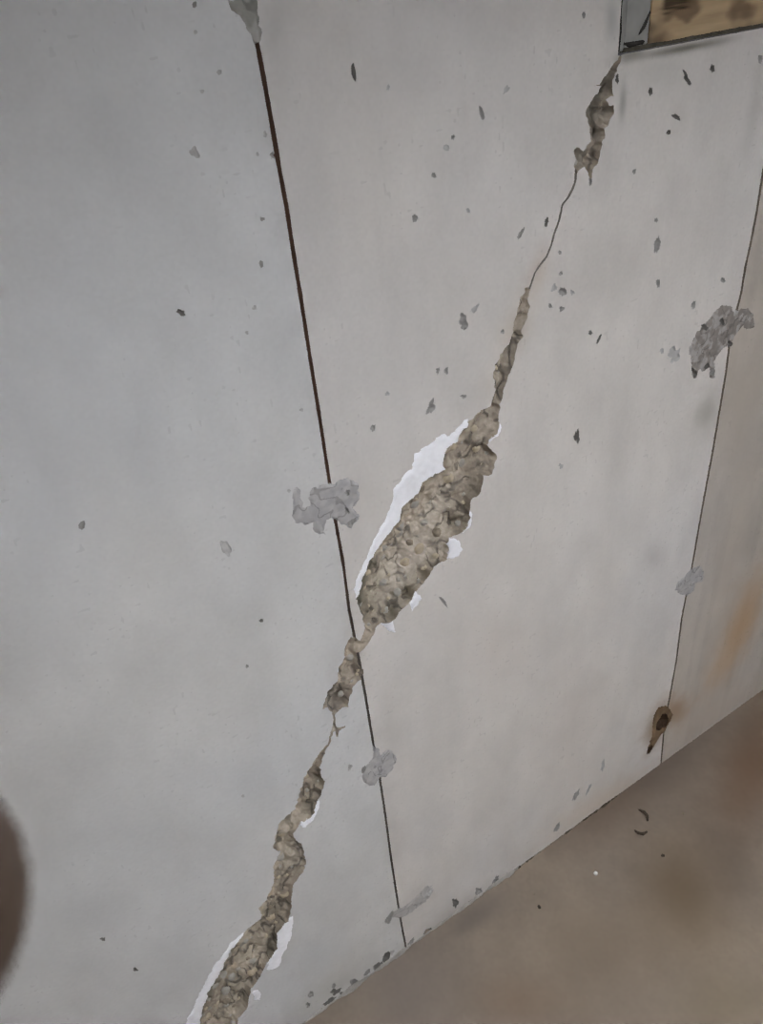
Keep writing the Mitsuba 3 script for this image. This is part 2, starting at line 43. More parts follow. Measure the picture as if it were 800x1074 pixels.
CRACK_TONES_AND_SHADE = [[0.9061,1.7802,0.005,0.0262,0.0195,-0.0053,0.2,0.178,0.15,0.8],[0.8758,1.7522,-0.001,0.0154,0.0194,-0.0034,0.19,0.17,0.145,0.8],[0.6609,1.4014,0.0138,0.0119,0.0061,-0.0062,0.17,0.155,0.13,0.9],[0.583,1.3215,0.0169,0.0021,0.0041,-0.0097,0.18,0.165,0.135,0.85],[0.5123,1.2722,0.0147,0.0207,0.0062,-0.0062,0.18,0.165,0.13,0.85],[0.4674,1.2375,0.0225,0.0167,0.005,-0.0073,0.17,0.155,0.12,0.9],[0.4404,1.1994,0.0194,0.0213,0.007,-0.0087,0.15,0.14,0.105,0.9],[0.4117,1.1381,0.0043,0.0313,0.0106,-0.006,0.14,0.13,0.1,0.9],[0.6966,1.3307,0.0047,0.0199,0.012,-0.0066,0.22,0.19,0.15,0.8],[0.6723,1.2744,0.0005,0.0171,0.0144,-0.0061,0.2,0.17,0.13,0.8],[0.6439,1.2376,0.0052,0.0211,0.01,-0.0062,0.2,0.17,0.13,0.8],[0.5702,1.1449,0.0012,0.0164,0.016,-0.0083,0.2,0.165,0.12,0.85],[-0.0797,0.3145,0.0278,0.0597,0.0064,-0.0148,0.13,0.12,0.09,0.9],[0.0612,0.4791,0.0045,0.0206,0.0134,-0.0156,0.2,0.18,0.145,0.8],[0.149,0.5584,0.0119,0.0348,0.0082,-0.0116,0.2,0.18,0.145,0.7],[0.205,0.6201,0.0041,0.0222,0.0073,-0.007,0.2,0.18,0.145,0.7],[0.1972,0.7221,0.0029,0.0154,0.0121,-0.011,0.21,0.19,0.155,0.7],[0.0854,0.3489,0.0152,0.0447,0.0083,-0.0138,0.17,0.15,0.115,0.85],[0.001,0.2457,0.0181,0.0334,0.0068,-0.0171,0.2,0.18,0.135,0.8],[-0.0488,0.2026,0.0048,0.0207,0.0167,-0.0245,0.2,0.18,0.135,0.6],[0.5334,1.1679,0.0594,0.0517,0.0255,-0.0339,0.5,0.455,0.385,0.8],[0.5924,1.2607,0.0405,0.0409,0.0143,-0.0158,0.47,0.43,0.36,0.7],[0.4886,1.1169,0.0225,0.0252,0.0123,-0.0156,0.5,0.46,0.39,0.6],[0.4524,1.1432,0.0357,0.0438,0.015,-0.0183,0.36,0.335,0.265,0.5],[0.4232,1.1675,0.0265,0.0474,0.0125,-0.0125,0.152,0.14,0.105,0.97],[0.661,1.2499,0.0064,0.0261,0.0162,-0.0099,0.192,0.168,0.129,0.95],[0.6197,1.2084,0.0063,0.0249,0.0139,-0.009,0.176,0.152,0.113,0.95],[0.5485,1.1303,0.0139,0.0122,0.0138,-0.0186,0.168,0.14,0.098,0.97],[0.5101,1.1116,0.0139,0.0121,0.0118,-0.0167,0.16,0.136,0.094,0.97],[0.4709,1.0825,0.0103,0.0116,0.0122,-0.0161,0.136,0.12,0.086,0.97],[0.4263,1.1191,0.0036,0.028,0.0126,-0.0072,0.176,0.152,0.113,0.9],[0.6393,1.3938,0.0122,0.0134,0.0096,-0.0088,0.2,0.188,0.16,0.9],[0.5537,1.3119,0.0133,0.0016,0.0095,-0.0236,0.27,0.24,0.19,0.6],[0.6978,1.3844,0.011,0.0297,0.0154,-0.0093,0.3,0.265,0.225,0.6],[0.911,1.8322,0.0182,0.0255,0.0107,-0.0045,0.12,0.112,0.09,0.97],[0.8966,1.804,0.0077,0.0149,0.0183,-0.0069,0.176,0.164,0.136,0.8],[0.9229,1.8063,-0.001,0.0099,0.0156,-0.0023,0.192,0.176,0.148,0.8],[0.8778,1.7505,-0.0012,0.0181,0.0175,-0.003,0.2,0.188,0.156,0.7],[0.7468,1.4861,0.0092,0.0251,0.0173,-0.0091,0.26,0.235,0.195,0.6],[0.7091,1.449,0.0033,0.0398,0.0098,-0.0037,0.176,0.16,0.129,0.8],[0.7277,1.5314,0.0327,0.0617,0.0327,-0.0192,0.37,0.34,0.29,0.5],[0.344,0.9495,0.0139,0.0253,0.0126,-0.0157,0.144,0.12,0.098,0.95],[0.3877,0.9914,0.0031,0.022,0.0129,-0.0085,0.152,0.128,0.105,0.95],[0.3193,0.9666,0.0165,0.0184,0.008,-0.013,0.176,0.16,0.133,0.9],[0.3796,1.0713,0.0074,0.0172,0.0081,-0.0079,0.184,0.16,0.133,0.8],[0.3522,1.0287,0.0029,0.019,0.0123,-0.0079,0.176,0.156,0.125,0.8],[0.3208,0.9021,0.0072,0.046,0.018,-0.0132,0.34,0.32,0.285,0.6],[0.2745,0.7793,0.0113,0.0266,0.0099,-0.0127,0.152,0.132,0.098,0.95],[0.2433,0.7173,0.0125,0.023,0.0093,-0.0145,0.176,0.156,0.117,0.8],[0.1167,0.4603,-0.0031,0.0323,0.0259,-0.0028,0.176,0.156,0.117,0.85],[-0.0439,0.3668,0.0454,0.0653,0.0089,-0.026,0.12,0.112,0.082,0.97],[0.0141,0.4365,0.024,0.0213,0.0056,-0.0203,0.168,0.156,0.117,0.9],[0.0938,0.379,0.0131,0.0385,0.0099,-0.0161,0.192,0.172,0.129,0.8],[0.054,0.3875,0.0318,0.0469,0.0128,-0.0329,0.4,0.365,0.29,0.5],[0.1802,0.676,0.017,0.0309,0.0146,-0.0248,0.37,0.34,0.275,0.5],[0.1847,0.5902,0.0073,0.0392,0.0163,-0.0162,0.33,0.305,0.25,0.5],[-0.0208,0.2758,0.0305,0.0557,0.0118,-0.0299,0.37,0.34,0.265,0.5]]  # pale mortar lobes, plus dark lobes painted as shade along the rims
FLOOR_STAINS = [[1.0508,-0.2932,0.0629,0.1328,0.1051,-0.0225,0.14,0.1,0.06,0.8],[1.5254,-0.1559,0.257,0.1046,0.041,-0.0867,0.16,0.09,0.05,0.7],[1.1001,-0.0012,0.0196,0.0835,0.1907,-0.003,0.15,0.105,0.075,0.6],[1.2123,-0.2977,0.0275,0.1407,0.0897,0.0001,0.13,0.1,0.075,0.5],[0.5329,-0.246,0.0412,0.048,0.0907,-0.063,0.22,0.15,0.1,0.5],[0.908,-0.5307,0.0676,0.0517,0.1027,-0.0712,0.22,0.18,0.12,0.5],[0.3414,-0.0875,0.0752,0.1108,0.1125,-0.0783,0.21,0.18,0.16,0.5],[1.3294,-0.0095,0.0183,0.0572,0.2063,-0.0033,0.13,0.1,0.08,0.6],[0.5847,-0.0368,0.0013,0.0338,0.1021,-0.0025,0.16,0.14,0.125,0.6],[0.7912,-0.2968,0.1226,0.1172,0.1656,-0.1165,0.22,0.17,0.12,0.5]]
DEBRIS = {'curl1': [(1.1413,-0.0697),(1.145,-0.0836),(1.1432,-0.0972),(1.1352,-0.106)],'curl2': [(1.0838,-0.1082),(1.0835,-0.1186),(1.0916,-0.1281),(1.1064,-0.1282)],'dot': (1.0872,-0.2006),'white': (0.9074,-0.1335),'dark': (0.7275,-0.1143),'faint': (0.74,-0.0803),'faint2': (1.2286,-0.1486)}
RUST = [93, 94]
CRESCENTS = [0, 56]

# ---------------------------------------------------------------- helpers
rng = np.random.default_rng(7)


def numbered(key):
    if key not in scene:
        return key
    k = 1
    while f"{key}_{k:03d}" in scene:
        k += 1
    return f"{key}_{k:03d}"


def put(key, mesh, bsdf, smooth=False, label=None, **more):
    key = numbered(key)
    scene[key] = mikit.ply(mesh, bsdf, smooth, **more)
    if label:
        labels[key] = {"label": label}
    return key


def box(x0, x1, y0, y1, z0, z1, bevel=0.0):
    if bevel <= 0:
        m = trimesh.creation.box((x1 - x0, y1 - y0, z1 - z0))
        m.apply_translation(((x0 + x1) / 2, (y0 + y1) / 2, (z0 + z1) / 2))
        return m
    pts = [(x + sx * bx, y + sy * by, z + sz * bz) for x, sx in ((x0, 1), (x1, -1)) for y, sy in ((y0, 1), (y1, -1)) for z, sz in ((z0, 1), (z1, -1))
           for bx, by, bz in ((bevel, bevel, 0), (bevel, 0, bevel), (0, bevel, bevel))]
    return trimesh.convex.convex_hull(np.array(pts))


def blots(rows, px, pz, start, wob):
    """Stains, painted shade and glare of fixed shape and place: soft tilted ellipses with ragged edges."""
    c = start
    for cx, cz, ax, az, bx, bz, r, g, b, k in rows:
        det = ax * bz - az * bx
        dx, dz = px - cx, pz - cz
        s, t = (dx * bz - dz * bx) / det, (dz * ax - dx * az) / det
        d = s * s + t * t
        c = mix(c, (r, g, b), k * dr.exp(-1.1 * d * (0.55 + 0.9 * wob)))
    return c


# ---------------------------------------------------------------- materials
def concrete(base, cool, streak):
    def fn(p, n, uv):
        big = fbm(p.x * 3.1 + 4, p.z * 2.3, p.y * 3, 3)
        mid = fbm(p.x * 14, p.z * 9 + 3, p.y * 20, 3)
        fine = fbm(p.x * 230, p.z * 230, p.y * 200, 2)
        run = fbm(p.x * 38 + 9, p.z * 2.6, 1.0, 3)
        c = mix(base, cool, smoothstep(0.25, 0.75, big))
        c = c * (0.90 + 0.20 * mid) * (0.97 + 0.06 * fine) * (1 - streak * smoothstep(0.45, 0.75, run))
        wob = fbm(p.x * 30, p.z * 30, 2.0, 3)
        c = blots(STAINS_AND_GLARE, p.x, p.z, c, wob)
        speck = noise(p.x * 150, p.z * 150, 5.0)
        return c * (1 - 0.10 * smoothstep(0.86, 0.95, speck) * smoothstep(0.45, 0.6, mid))
    return fn


def bumped(tex, fn, scale, rough=0.9, spec=0.25):
    return {"type": "twosided", "bsdf": {"type": "bumpmap", "arbitrary": proc(fn, eps=0.0006), "scale": scale,
                                         "bsdf": {"type": "principled", "base_color": tex, "roughness": rough, "specular": spec}}}


def wall_relief(p, n, uv):
    return fbm(p.x * 60, p.z * 60, p.y * 60, 3) + 0.35 * fbm(p.x * 330, p.z * 330, p.y * 330, 2)


for key, base, cool, streak in (("concrete_left", (0.565, 0.56, 0.545), (0.545, 0.55, 0.55), 0.01), ("concrete_middle", (0.585, 0.56, 0.53), (0.575, 0.56, 0.545), 0.02),
                                ("concrete_right", (0.46, 0.42, 0.37), (0.44, 0.41, 0.375), 0.06)):
    scene[key] = bumped(proc(concrete(base, cool, streak)), wall_relief, 0.0012)  # tints hold the own colour of each panel and part of its lighting


def broken(p, n, uv):
    a = fbm(p.x * 26, p.z * 26, p.y * 40, 3)
    wx, wz = p.x + 0.012 * fbm(p.x * 60, p.z * 60, 1.0, 2), p.z + 0.012 * fbm(p.x * 60, p.z * 60, 8.0, 2)
    rift = dr.abs(fbm(wx * 42 + 3, wz * 30, p.y * 30, 2) - 0.5)
    g = fbm(p.x * 210, p.z * 210, p.y * 210, 3)
    c = mix((0.44, 0.385, 0.31), (0.295, 0.255, 0.205), smoothstep(0.36, 0.62, a))
    c = blots(CRACK_TONES_AND_SHADE, p.x, p.z, c, fbm(p.x * 70, p.z * 70, 2.0, 3))
    c = c * (1 - 0.6 * (1 - smoothstep(0.0, 0.08, rift)) * smoothstep(0.35, 0.6, fbm(p.x * 40 + 11, p.z * 40, 3.0, 2)))  # dark lines paint the shade in crevices between the lumps
    return c * (0.78 + 0.44 * g)


def broken_relief(p, n, uv):
    return fbm(p.x * 160, p.z * 160, p.y * 160, 3)


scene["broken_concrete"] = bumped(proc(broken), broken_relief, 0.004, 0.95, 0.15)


def smeared(c, vary):
    """Thin cement skim: blotchy, thinning here and there to the wall's own grey."""
    def fn(p, n, uv):
        t = smoothstep(0.40, 0.66, fbm(p.x * 75, p.z * 75, p.y * 30, 3))
        k = mix(c, (0.44, 0.43, 0.415), 0.55 * t) * (1 - vary + 2 * vary * fbm(p.x * 140, p.z * 140, p.y * 100, 3))
        ring = dr.abs(fbm(p.x * 48 + 5, p.z * 48, 4.0, 2) - 0.5)
        return k * (1 - 0.28 * (1 - smoothstep(0.01, 0.05, ring)))
    return {"type": "twosided", "bsdf": {"type": "principled", "base_color": proc(fn), "roughness": 0.9, "specular": 0.2}}


def plain(c, vary=0.2, f=160.0, rough=0.9, spec=0.2):
    def fn(p, n, uv):
        return mi.Color3f(c) * (1 - vary + 2 * vary * fbm(p.x * f, p.z * f, p.y * f, 3))
    return {"type": "twosided", "bsdf": {"type": "principled", "base_color": proc(fn), "roughness": rough, "specular": spec}}


scene["stone_tan"] = plain((0.42, 0.36, 0.27), 0.25)
scene["stone_grey"] = plain((0.33, 0.315, 0.28), 0.25)
scene["stone_brown"] = plain((0.24, 0.205, 0.155), 0.3)
scene["hole_shade_dark"] = plain((0.13, 0.125, 0.115), 0.3)  # hole tones paint in recess shade that the shallow bowls lack
scene["hole_shade_pale"] = plain((0.40, 0.395, 0.385), 0.2)
scene["hole_grey"] = plain((0.27, 0.265, 0.255), 0.25)
scene["hole_hair"] = plain((0.20, 0.185, 0.16), 0.3)
scene["hole_rust"] = plain((0.05, 0.031, 0.02), 0.4)


def joint_rust(p, n, uv):
    return mix((0.125, 0.115, 0.10), (0.105, 0.068, 0.05), smoothstep(0.9, 1.4, p.z)) * (0.6 + 0.8 * fbm(p.x * 60, p.z * 40, 0.0, 3))


scene["seam_rust"] = {"type": "twosided", "bsdf": {"type": "principled", "base_color": proc(joint_rust), "roughness": 0.9, "specular": 0.2}}
scene["seam_grey"] = plain((0.15, 0.125, 0.10), 0.35, 60.0)
scene["white_lime"] = plain((0.84, 0.85, 0.88), 0.10, 120.0, 0.95, 0.1)
scene["cement_grey"] = smeared((0.355, 0.35, 0.35), 0.14)
scene["cement_pale"] = smeared((0.40, 0.39, 0.375), 0.12)
scene["cement_dark"] = smeared((0.235, 0.215, 0.195), 0.22)
scene["cement_green"] = smeared((0.28, 0.28, 0.255), 0.18)
scene["fringe_cement"] = plain((0.36, 0.345, 0.315), 0.35, 55.0)
scene["cement_rust"] = plain((0.165, 0.112, 0.066), 0.5, 45.0)


def floor_colour(p, n, uv):
    a = fbm(p.x * 2.6, p.y * 2.6, 0.0, 3)
    b = fbm(p.x * 11 + 5, p.y * 11, 0.0, 3)
    g = fbm(p.x * 120, p.y * 120, 0.0, 2)
    c = mix((0.285, 0.235, 0.180), (0.245, 0.205, 0.165), smoothstep(0.3, 0.7, a))
    c = c * (0.88 + 0.24 * b) * (0.95 + 0.1 * g)
    return blots(FLOOR_STAINS, p.x, p.y, c, fbm(p.x * 14, p.y * 14, 3.0, 3))


def floor_relief(p, n, uv):
    return fbm(p.x * 45, p.y * 45, 0.0, 3) + 0.3 * fbm(p.x * 250, p.y * 250, 0.0, 2)


scene["floor_concrete"] = bumped(proc(floor_colour), floor_relief, 0.0012, 0.85, 0.25)
scene["plain_concrete"] = plain((0.16, 0.159, 0.155), 0.12, 3.0)


def wood_colour(p, n, uv):
    y = p.z * 130 + 3.0 * fbm(p.x * 5, p.z * 30, p.y * 20, 3) + p.y * 90
    ring = 0.5 + 0.5 * dr.sin(y * 2.1)
    fib = fbm(p.x * 25, p.z * 500, p.y * 400, 2)
    c = mix((0.46, 0.35, 0.215), (0.34, 0.245, 0.145), 0.55 * ring + 0.35 * fib)
    damp = fbm(p.x * 17 + 6.5, p.z * 34, p.y * 10 + 2, 3)
    c = mix(c, (0.15, 0.098, 0.06), 0.85 * smoothstep(0.50, 0.72, damp))
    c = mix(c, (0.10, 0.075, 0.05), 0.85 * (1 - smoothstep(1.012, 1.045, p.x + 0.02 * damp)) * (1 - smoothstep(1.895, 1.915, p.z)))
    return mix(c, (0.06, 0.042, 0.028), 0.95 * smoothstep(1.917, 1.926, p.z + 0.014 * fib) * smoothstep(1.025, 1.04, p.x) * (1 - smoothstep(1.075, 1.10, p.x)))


scene["old_wood"] = {"type": "twosided", "bsdf": {"type": "principled", "base_color": proc(wood_colour), "roughness": 0.8, "specular": 0.2}}
scene["frame_grey"] = plain((0.25, 0.25, 0.235), 0.3, 40.0, 0.7)
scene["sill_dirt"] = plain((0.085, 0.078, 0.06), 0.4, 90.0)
scene["gap_black"] = plain((0.04, 0.038, 0.034), 0.3, 90.0)  # black for the shadow gap, corner smears and window backing
scene["window_glass"] = {"type": "thindielectric", "int_ior": 1.5}
scene["skin"] = {"type": "twosided", "bsdf": {"type": "principled", "base_color": {"type": "rgb", "value": [0.062, 0.043, 0.031]}, "roughness": 0.55, "specular": 0.35}}
scene["nail"] = {"type": "twosided", "bsdf": {"type": "principled", "base_color": {"type": "rgb", "value": [0.38, 0.25, 0.20]}, "roughness": 0.3, "specular": 0.5}}
scene["sleeve_cloth"] = plain((0.06, 0.065, 0.08), 0.2, 300.0)
scene["phone_black"] = {"type": "twosided", "bsdf": {"type": "principled", "base_color": {"type": "rgb", "value": [0.03, 0.03, 0.032]}, "roughness": 0.35, "specular": 0.5}}
scene["debris_gap_dark"] = plain((0.07, 0.055, 0.04), 0.3, 200.0)
scene["debris_white"] = plain((0.75, 0.74, 0.72), 0.1, 200.0)

# ---------------------------------------------------------------- the room
X0, X1, YB, TOP = -2.3, 3.3, -3.6, 2.44
put("floor", box(X0 - 0.2, X1 + 0.2, YB - 0.2, 0.2, -0.15, 0.0), "floor_concrete")
sx0, sy0, sx1, sy1 = LIGHT_OPENING
slab = Polygon([(X0 - 0.2, YB - 0.2), (X1 + 0.2, YB - 0.2), (X1 + 0.2, 0.2), (X0 - 0.2, 0.2)], [[(sx0, sy0), (sx1, sy0), (sx1, sy1), (sx0, sy1)]])
ceil = trimesh.creation.extrude_polygon(slab, 0.2, engine="earcut")
ceil.apply_translation((0, 0, TOP))
put("ceiling", ceil, "plain_concrete")
put("wall_left", box(X0 - 0.2, X0, YB, 0.0, 0.0, TOP), "plain_concrete")
put("wall_right", box(X1, X1 + 0.2, YB, 0.0, 0.0, TOP), "plain_concrete")
put("wall_back", box(X0 - 0.2, X1 + 0.2, YB - 0.2, YB, 0.0, TOP), "plain_concrete")
for key, text, cat in (("floor", "brown dusty concrete basement floor at the foot of the cracked wall", "floor"), ("ceiling", "bare concrete ceiling slab with an unseen opening added for daylight", "ceiling"),
                       ("wall_left", "plain concrete side wall beside the grey left end of the cracked wall", "wall"), ("wall_right", "plain concrete side wall beyond the window end of the cracked wall", "wall"),
                       ("wall_back", "plain concrete wall facing the cracked wall", "wall")):
    labels[key] = {"label": text, "category": cat, "kind": "structure"}
labels["wall_front"] = {"label": "poured concrete foundation wall split by a long diagonal crack", "category": "wall", "kind": "structure"}

# ---------------------------------------------------------------- the cracked wall: one net of triangles, sorted into its parts
WX0, WZ0, WX1 = 0.935, 1.8725, 1.86            # the window opening: left, bottom and right edge (top at 2.36)
WZ1 = 2.36


def ragged(poly, step, amount, seed):
    """The outline at even steps with a ragged edge."""
    r = LineString(list(poly) + [poly[0]])
    k = max(8, int(r.length / step))
    p = np.array([r.interpolate(t, normalized=True).coords[0] for t in np.arange(k) / k])
    q = np.column_stack([p, np.full(k, seed * 3.7)])
    w = np.column_stack([meshkit.fbm(q * 140, 3, seed) - 0.5, meshkit.fbm(q * 140 + 31, 3, seed + 9) - 0.5])
    return p + w * amount


def stroke(line, r0, r1=None, rough=0.9):
    """A thin line as a polygon that tapers from r0 to r1."""
    r1 = r0 if r1 is None else r1
    ls = LineString(line)
    k = max(3, int(ls.length / 0.002))
    p = np.array([ls.interpolate(t, normalized=True).coords[0] for t in np.linspace(0, 1, k)])
    t = np.gradient(p, axis=0)
    t /= np.linalg.norm(t, axis=1, keepdims=True)
    n = np.column_stack([-t[:, 1], t[:, 0]])
    w = np.linspace(r0, r1, k)[:, None] * (1 - rough / 2 + rough * meshkit.fbm(np.column_stack([p * 90, p[:, :1] * 0]), 2, 3))[:, None]
    return np.vstack([p + n * w, (p - n * w)[::-1]])


regions = []                                   # (kind, index, outline points)
for i, c in enumerate(CRACKS):
    regions.append(("crack", i, ragged(c, 0.0014, 0.0085, i + 1)))
regions.append(("hairline", 0, stroke(HAIRLINE, 0.0021, 0.0016, 0.8)))
for i, h in enumerate(HOLES):
    c, a, b = np.array(h[0:2]), np.array(h[2:4]), np.array(h[4:6])
    k = 20
    t = np.arange(k) / k * 2 * np.pi
    f = np.random.default_rng(i).random(8)
    w = 0.95 + 0.20 * np.sin(2 * t + 6.3 * f[0]) * f[1] + 0.24 * np.sin(3 * t + 6.3 * f[2]) * f[3] + 0.22 * np.sin(5 * t + 6.3 * f[4]) * f[5] + 0.16 * np.sin(7 * t + 6.3 * f[6]) * f[7]
    if i in CRESCENTS:                      # the crescents
        t = np.linspace(0, np.pi, k // 2)
        s = np.array([c + a * math.cos(x) + b * math.sin(x) * -0.9 for x in t] + [c + a * math.cos(x) * 0.8 + b * math.sin(x) * 0.25 for x in t[::-1][1:-1]])
        regions.append(("hole", i, s))
    else:
        regions.append(("hole", i, c + w[:, None] * (np.cos(t)[:, None] * a + np.sin(t)[:, None] * b)))
for i, w in enumerate(WHITES):
    regions.append(("white", i, ragged(w, 0.0018, 0.010, i + 20)))
for i, w in enumerate(PATCHES):
    regions.append(("patch", i, ragged(w, 0.0020, 0.009, i + 40)))
for i, s in enumerate(SEAMS):
    ls = LineString(s)
    top = s[0]
    line = [(top[0] - (s[1][0] - top[0]) * 0.0, min(TOP, WZ0 - 0.03) if i else TOP)] + list(s) if i == 0 else list(s)
    line[-1] = (line[-1][0], 0.0)
    regions.append(("seam", i, stroke(line, 0.0030 if i == 0 else 0.0034, 0.0024 if i == 0 else 0.0032, 0.35)))
    SEAMS[i] = [(line[0][0], TOP)] + line[1:] if i == 0 else [(line[0][0], TOP)] + line

polys = []
for kind, i, pts in regions:
    pg = Polygon(pts)
    if not pg.is_valid:
        pg = pg.buffer(0)
        if pg.geom_type != "Polygon":
            pg = max(pg.geoms, key=lambda g: g.area)
    polys.append((kind, i, pg))


def rim(pg):
    return np.vstack([np.array(r.coords)[:-1] for r in [pg.exterior, *pg.interiors]])


def densified(pg, step):
    out = []
    for r in [pg.exterior, *pg.interiors]:
        k = max(12, int(r.length / step))
        out.append(np.array([r.interpolate(t, normalized=True).coords[0] for t in np.arange(k) / k]))
    return np.vstack(out)


STEP = {"crack": 0.0021, "hairline": 0.0012, "hole": 0.0012, "white": 0.003, "patch": 0.003, "seam": 0.0025}
PRIORITY = {"hole": 0, "crack": 1, "hairline": 2, "white": 3, "patch": 4, "seam": 5}
polys.sort(key=lambda x: PRIORITY[x[0]])
edge = np.vstack([densified(pg, STEP[k]) for k, i, pg in polys])
inside = []
for k, i, pg in polys:
    s = STEP[k] * 1.05
    if k in ("seam", "hairline"):
        ln = LineString(SEAMS[i]) if k == "seam" else LineString(HAIRLINE)
        inside.append(np.array([ln.interpolate(t, normalized=True).coords[0] for t in np.linspace(0, 1, int(ln.length / 0.003))]))
        continue
    a, b, c, d = pg.bounds
    g = np.stack(np.meshgrid(np.arange(a, c, s), np.arange(b, d, s), indexing="ij"), -1).reshape(-1, 2)
    g = g + (rng.random(g.shape) - 0.5) * s * 0.5
    inside.append(g[contains_xy(pg, g[:, 0], g[:, 1])])
inside = np.vstack(inside)
inside = inside[cKDTree(edge).query(inside)[0] > 0.0006]
open_rim = densified(Polygon([(WX0, WZ0), (WX1, WZ0), (WX1, WZ1), (WX0, WZ1)]), 0.01)
coarse = np.stack(np.meshgrid(np.linspace(X0, X1, 150), np.linspace(0, TOP, 66), indexing="ij"), -1).reshape(-1, 2)
border = np.vstack([np.column_stack([np.linspace(X0, X1, 900), np.zeros(900)]), np.column_stack([np.linspace(X0, X1, 300), np.full(300, TOP)]),
                    *[np.column_stack([np.full(200, x), np.linspace(0, TOP, 200)]) for x in (X0, X1)]])
near = np.vstack([edge, inside, border, open_rim])
coarse = coarse[cKDTree(near).query(coarse)[0] > 0.012]
flat = np.unique(np.round(np.vstack([near, coarse]), 6), axis=0)
flat = flat[(flat[:, 1] >= 0) & (flat[:, 1] <= TOP) & (flat[:, 0] >= X0) & (flat[:, 0] <= X1)]
tri = Delaunay(flat).simplices
a, b, c = flat[tri[:, 0]], flat[tri[:, 1]], flat[tri[:, 2]]
area = np.cross(b - a, c - a)
tri = np.where((area > 0)[:, None], tri[:, [0, 1, 2]], tri[:, [0, 2, 1]])   # counter-clockwise in (x, z): faces the room (-y)
tri = tri[np.abs(area) > 1e-10]
mid = flat[tri].mean(1)
hole = (mid[:, 0] > WX0) & (mid[:, 0] < WX1) & (mid[:, 1] > WZ0) & (mid[:, 1] < WZ1)
tri, mid = tri[~hole], mid[~hole]
owner = np.full(len(tri), -1)
vown = np.full(len(flat), -1)
for j, (k, i, pg) in enumerate(polys):
    x0, z0, x1, z1 = pg.bounds
    for own, pts in ((owner, mid), (vown, flat)):
        cand = np.nonzero((own < 0) & (pts[:, 0] >= x0) & (pts[:, 0] <= x1) & (pts[:, 1] >= z0) & (pts[:, 1] <= z1))[0]
        hit = contains_xy(pg.buffer(-0.0002) if own is vown else pg, pts[cand, 0], pts[cand, 1])
        own[cand[hit]] = j

# depth of every point: + into the wall, - proud of it
depth = np.zeros(len(flat))
p3 = np.column_stack([flat, np.zeros(len(flat))])
groove = np.vstack([np.array([LineString(g).interpolate(t, normalized=True).coords[0] for t in np.linspace(0, 1, 300)]) for g in GROOVES])
gd = cKDTree(groove).query(flat)[0]
crack_rims = np.vstack([densified(pg, 0.001) for k, i, pg in polys if k == "crack"])
for j, (k, i, pg) in enumerate(polys):
    v = np.nonzero(vown == j)[0]
    if not len(v):
        continue
    d = cKDTree(densified(pg, 0.0008)).query(flat[v])[0]
    q = p3[v]
    if k == "crack":
        lump = meshkit.fbm(q * 55, 3, 4)
        grit = meshkit.fbm(q * 260, 2, 8)
        body = np.minimum(2.4 * d, 0.0080 + 0.32 * d) + np.minimum(d / 0.006, 1) * (0.0240 * (0.52 - lump) + 0.0040 * (0.5 - grit))
        body += 0.006 * np.exp(-(gd[v] / 0.0022) ** 2) * np.minimum(d / 0.003, 1)
        depth[v] = np.clip(body, -0.0012, 0.034)
    elif k == "hairline":
        depth[v] = 0.005
    elif k == "hole":
        size = math.sqrt(pg.area)
        depth[v] = np.minimum(1.2 * d, (0.10, 0.25, 0.40)[int(HOLES[i][6])] * size)
    elif k == "white":
        depth[v] = -np.minimum(d / 0.004, 1) * (0.0012 + 0.0028 * meshkit.fbm(q * 150, 3, 6))
    elif k == "patch":
        depth[v] = -np.minimum(d / 0.003, 1) * (0.0006 + 0.0032 * meshkit.fbm(q * 85, 3, 5))
    elif k == "seam":
        depth[v] = 0.0050
verts = np.column_stack([flat[:, 0], depth, flat[:, 1]])


def pick(sel):
    f = tri[sel]
    used, inv = np.unique(f, return_inverse=True)
    return verts[used], inv.reshape(-1, 3)


seam_x = [np.interp(mid[:, 1], np.array(s)[::-1, 1], np.array(s)[::-1, 0]) for s in SEAMS]
panel = (mid[:, 0] > seam_x[0]).astype(int) + (mid[:, 0] > seam_x[1])
for k, (mat, text) in enumerate((("concrete_left", "cool grey wall face left of the rust-brown joint line"), ("concrete_middle", "warm grey wall face between the two joint lines, crossed by the crack"),
                                 ("concrete_right", "brown-stained wall face right of the thin joint line"))):
    put("wall_front__panel", pick((owner < 0) & (panel == k)), mat, label=text)
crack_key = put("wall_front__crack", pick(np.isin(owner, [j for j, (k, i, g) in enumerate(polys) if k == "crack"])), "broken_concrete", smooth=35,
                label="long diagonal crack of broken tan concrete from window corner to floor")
put("wall_front__hairline_crack", pick(np.isin(owner, [j for j, (k, i, g) in enumerate(polys) if k == "hairline"])), "hole_hair", label="thin dark hairline joining the two upper broken sections of the crack")
WHITE_TEXT = {0: "chalky white deposit along the upper left rim of the widest crack section", 6: "narrow white deposit on the left rim of the crack near the floor", 7: "white deposit on the right rim of the crack near the floor"}
PATCH_TEXT = {0: "greenish cement smear at the top of the rust-brown joint", 1: "large lobed grey cement patch on the rust-brown joint", 2: "small smooth grey cement patch low on the rust-brown joint",
              3: "dark ragged cement patch with pits on the right joint", 4: "small grey cement patch on the right joint", 5: "faint grey cement smear near the floor on the left joint", 6: "rust-brown stained cement around the tie hole low on the right joint"}
PATCH_MAT = {5: "cement_pale", 0: "cement_green", 3: "cement_dark", 6: "cement_rust"}
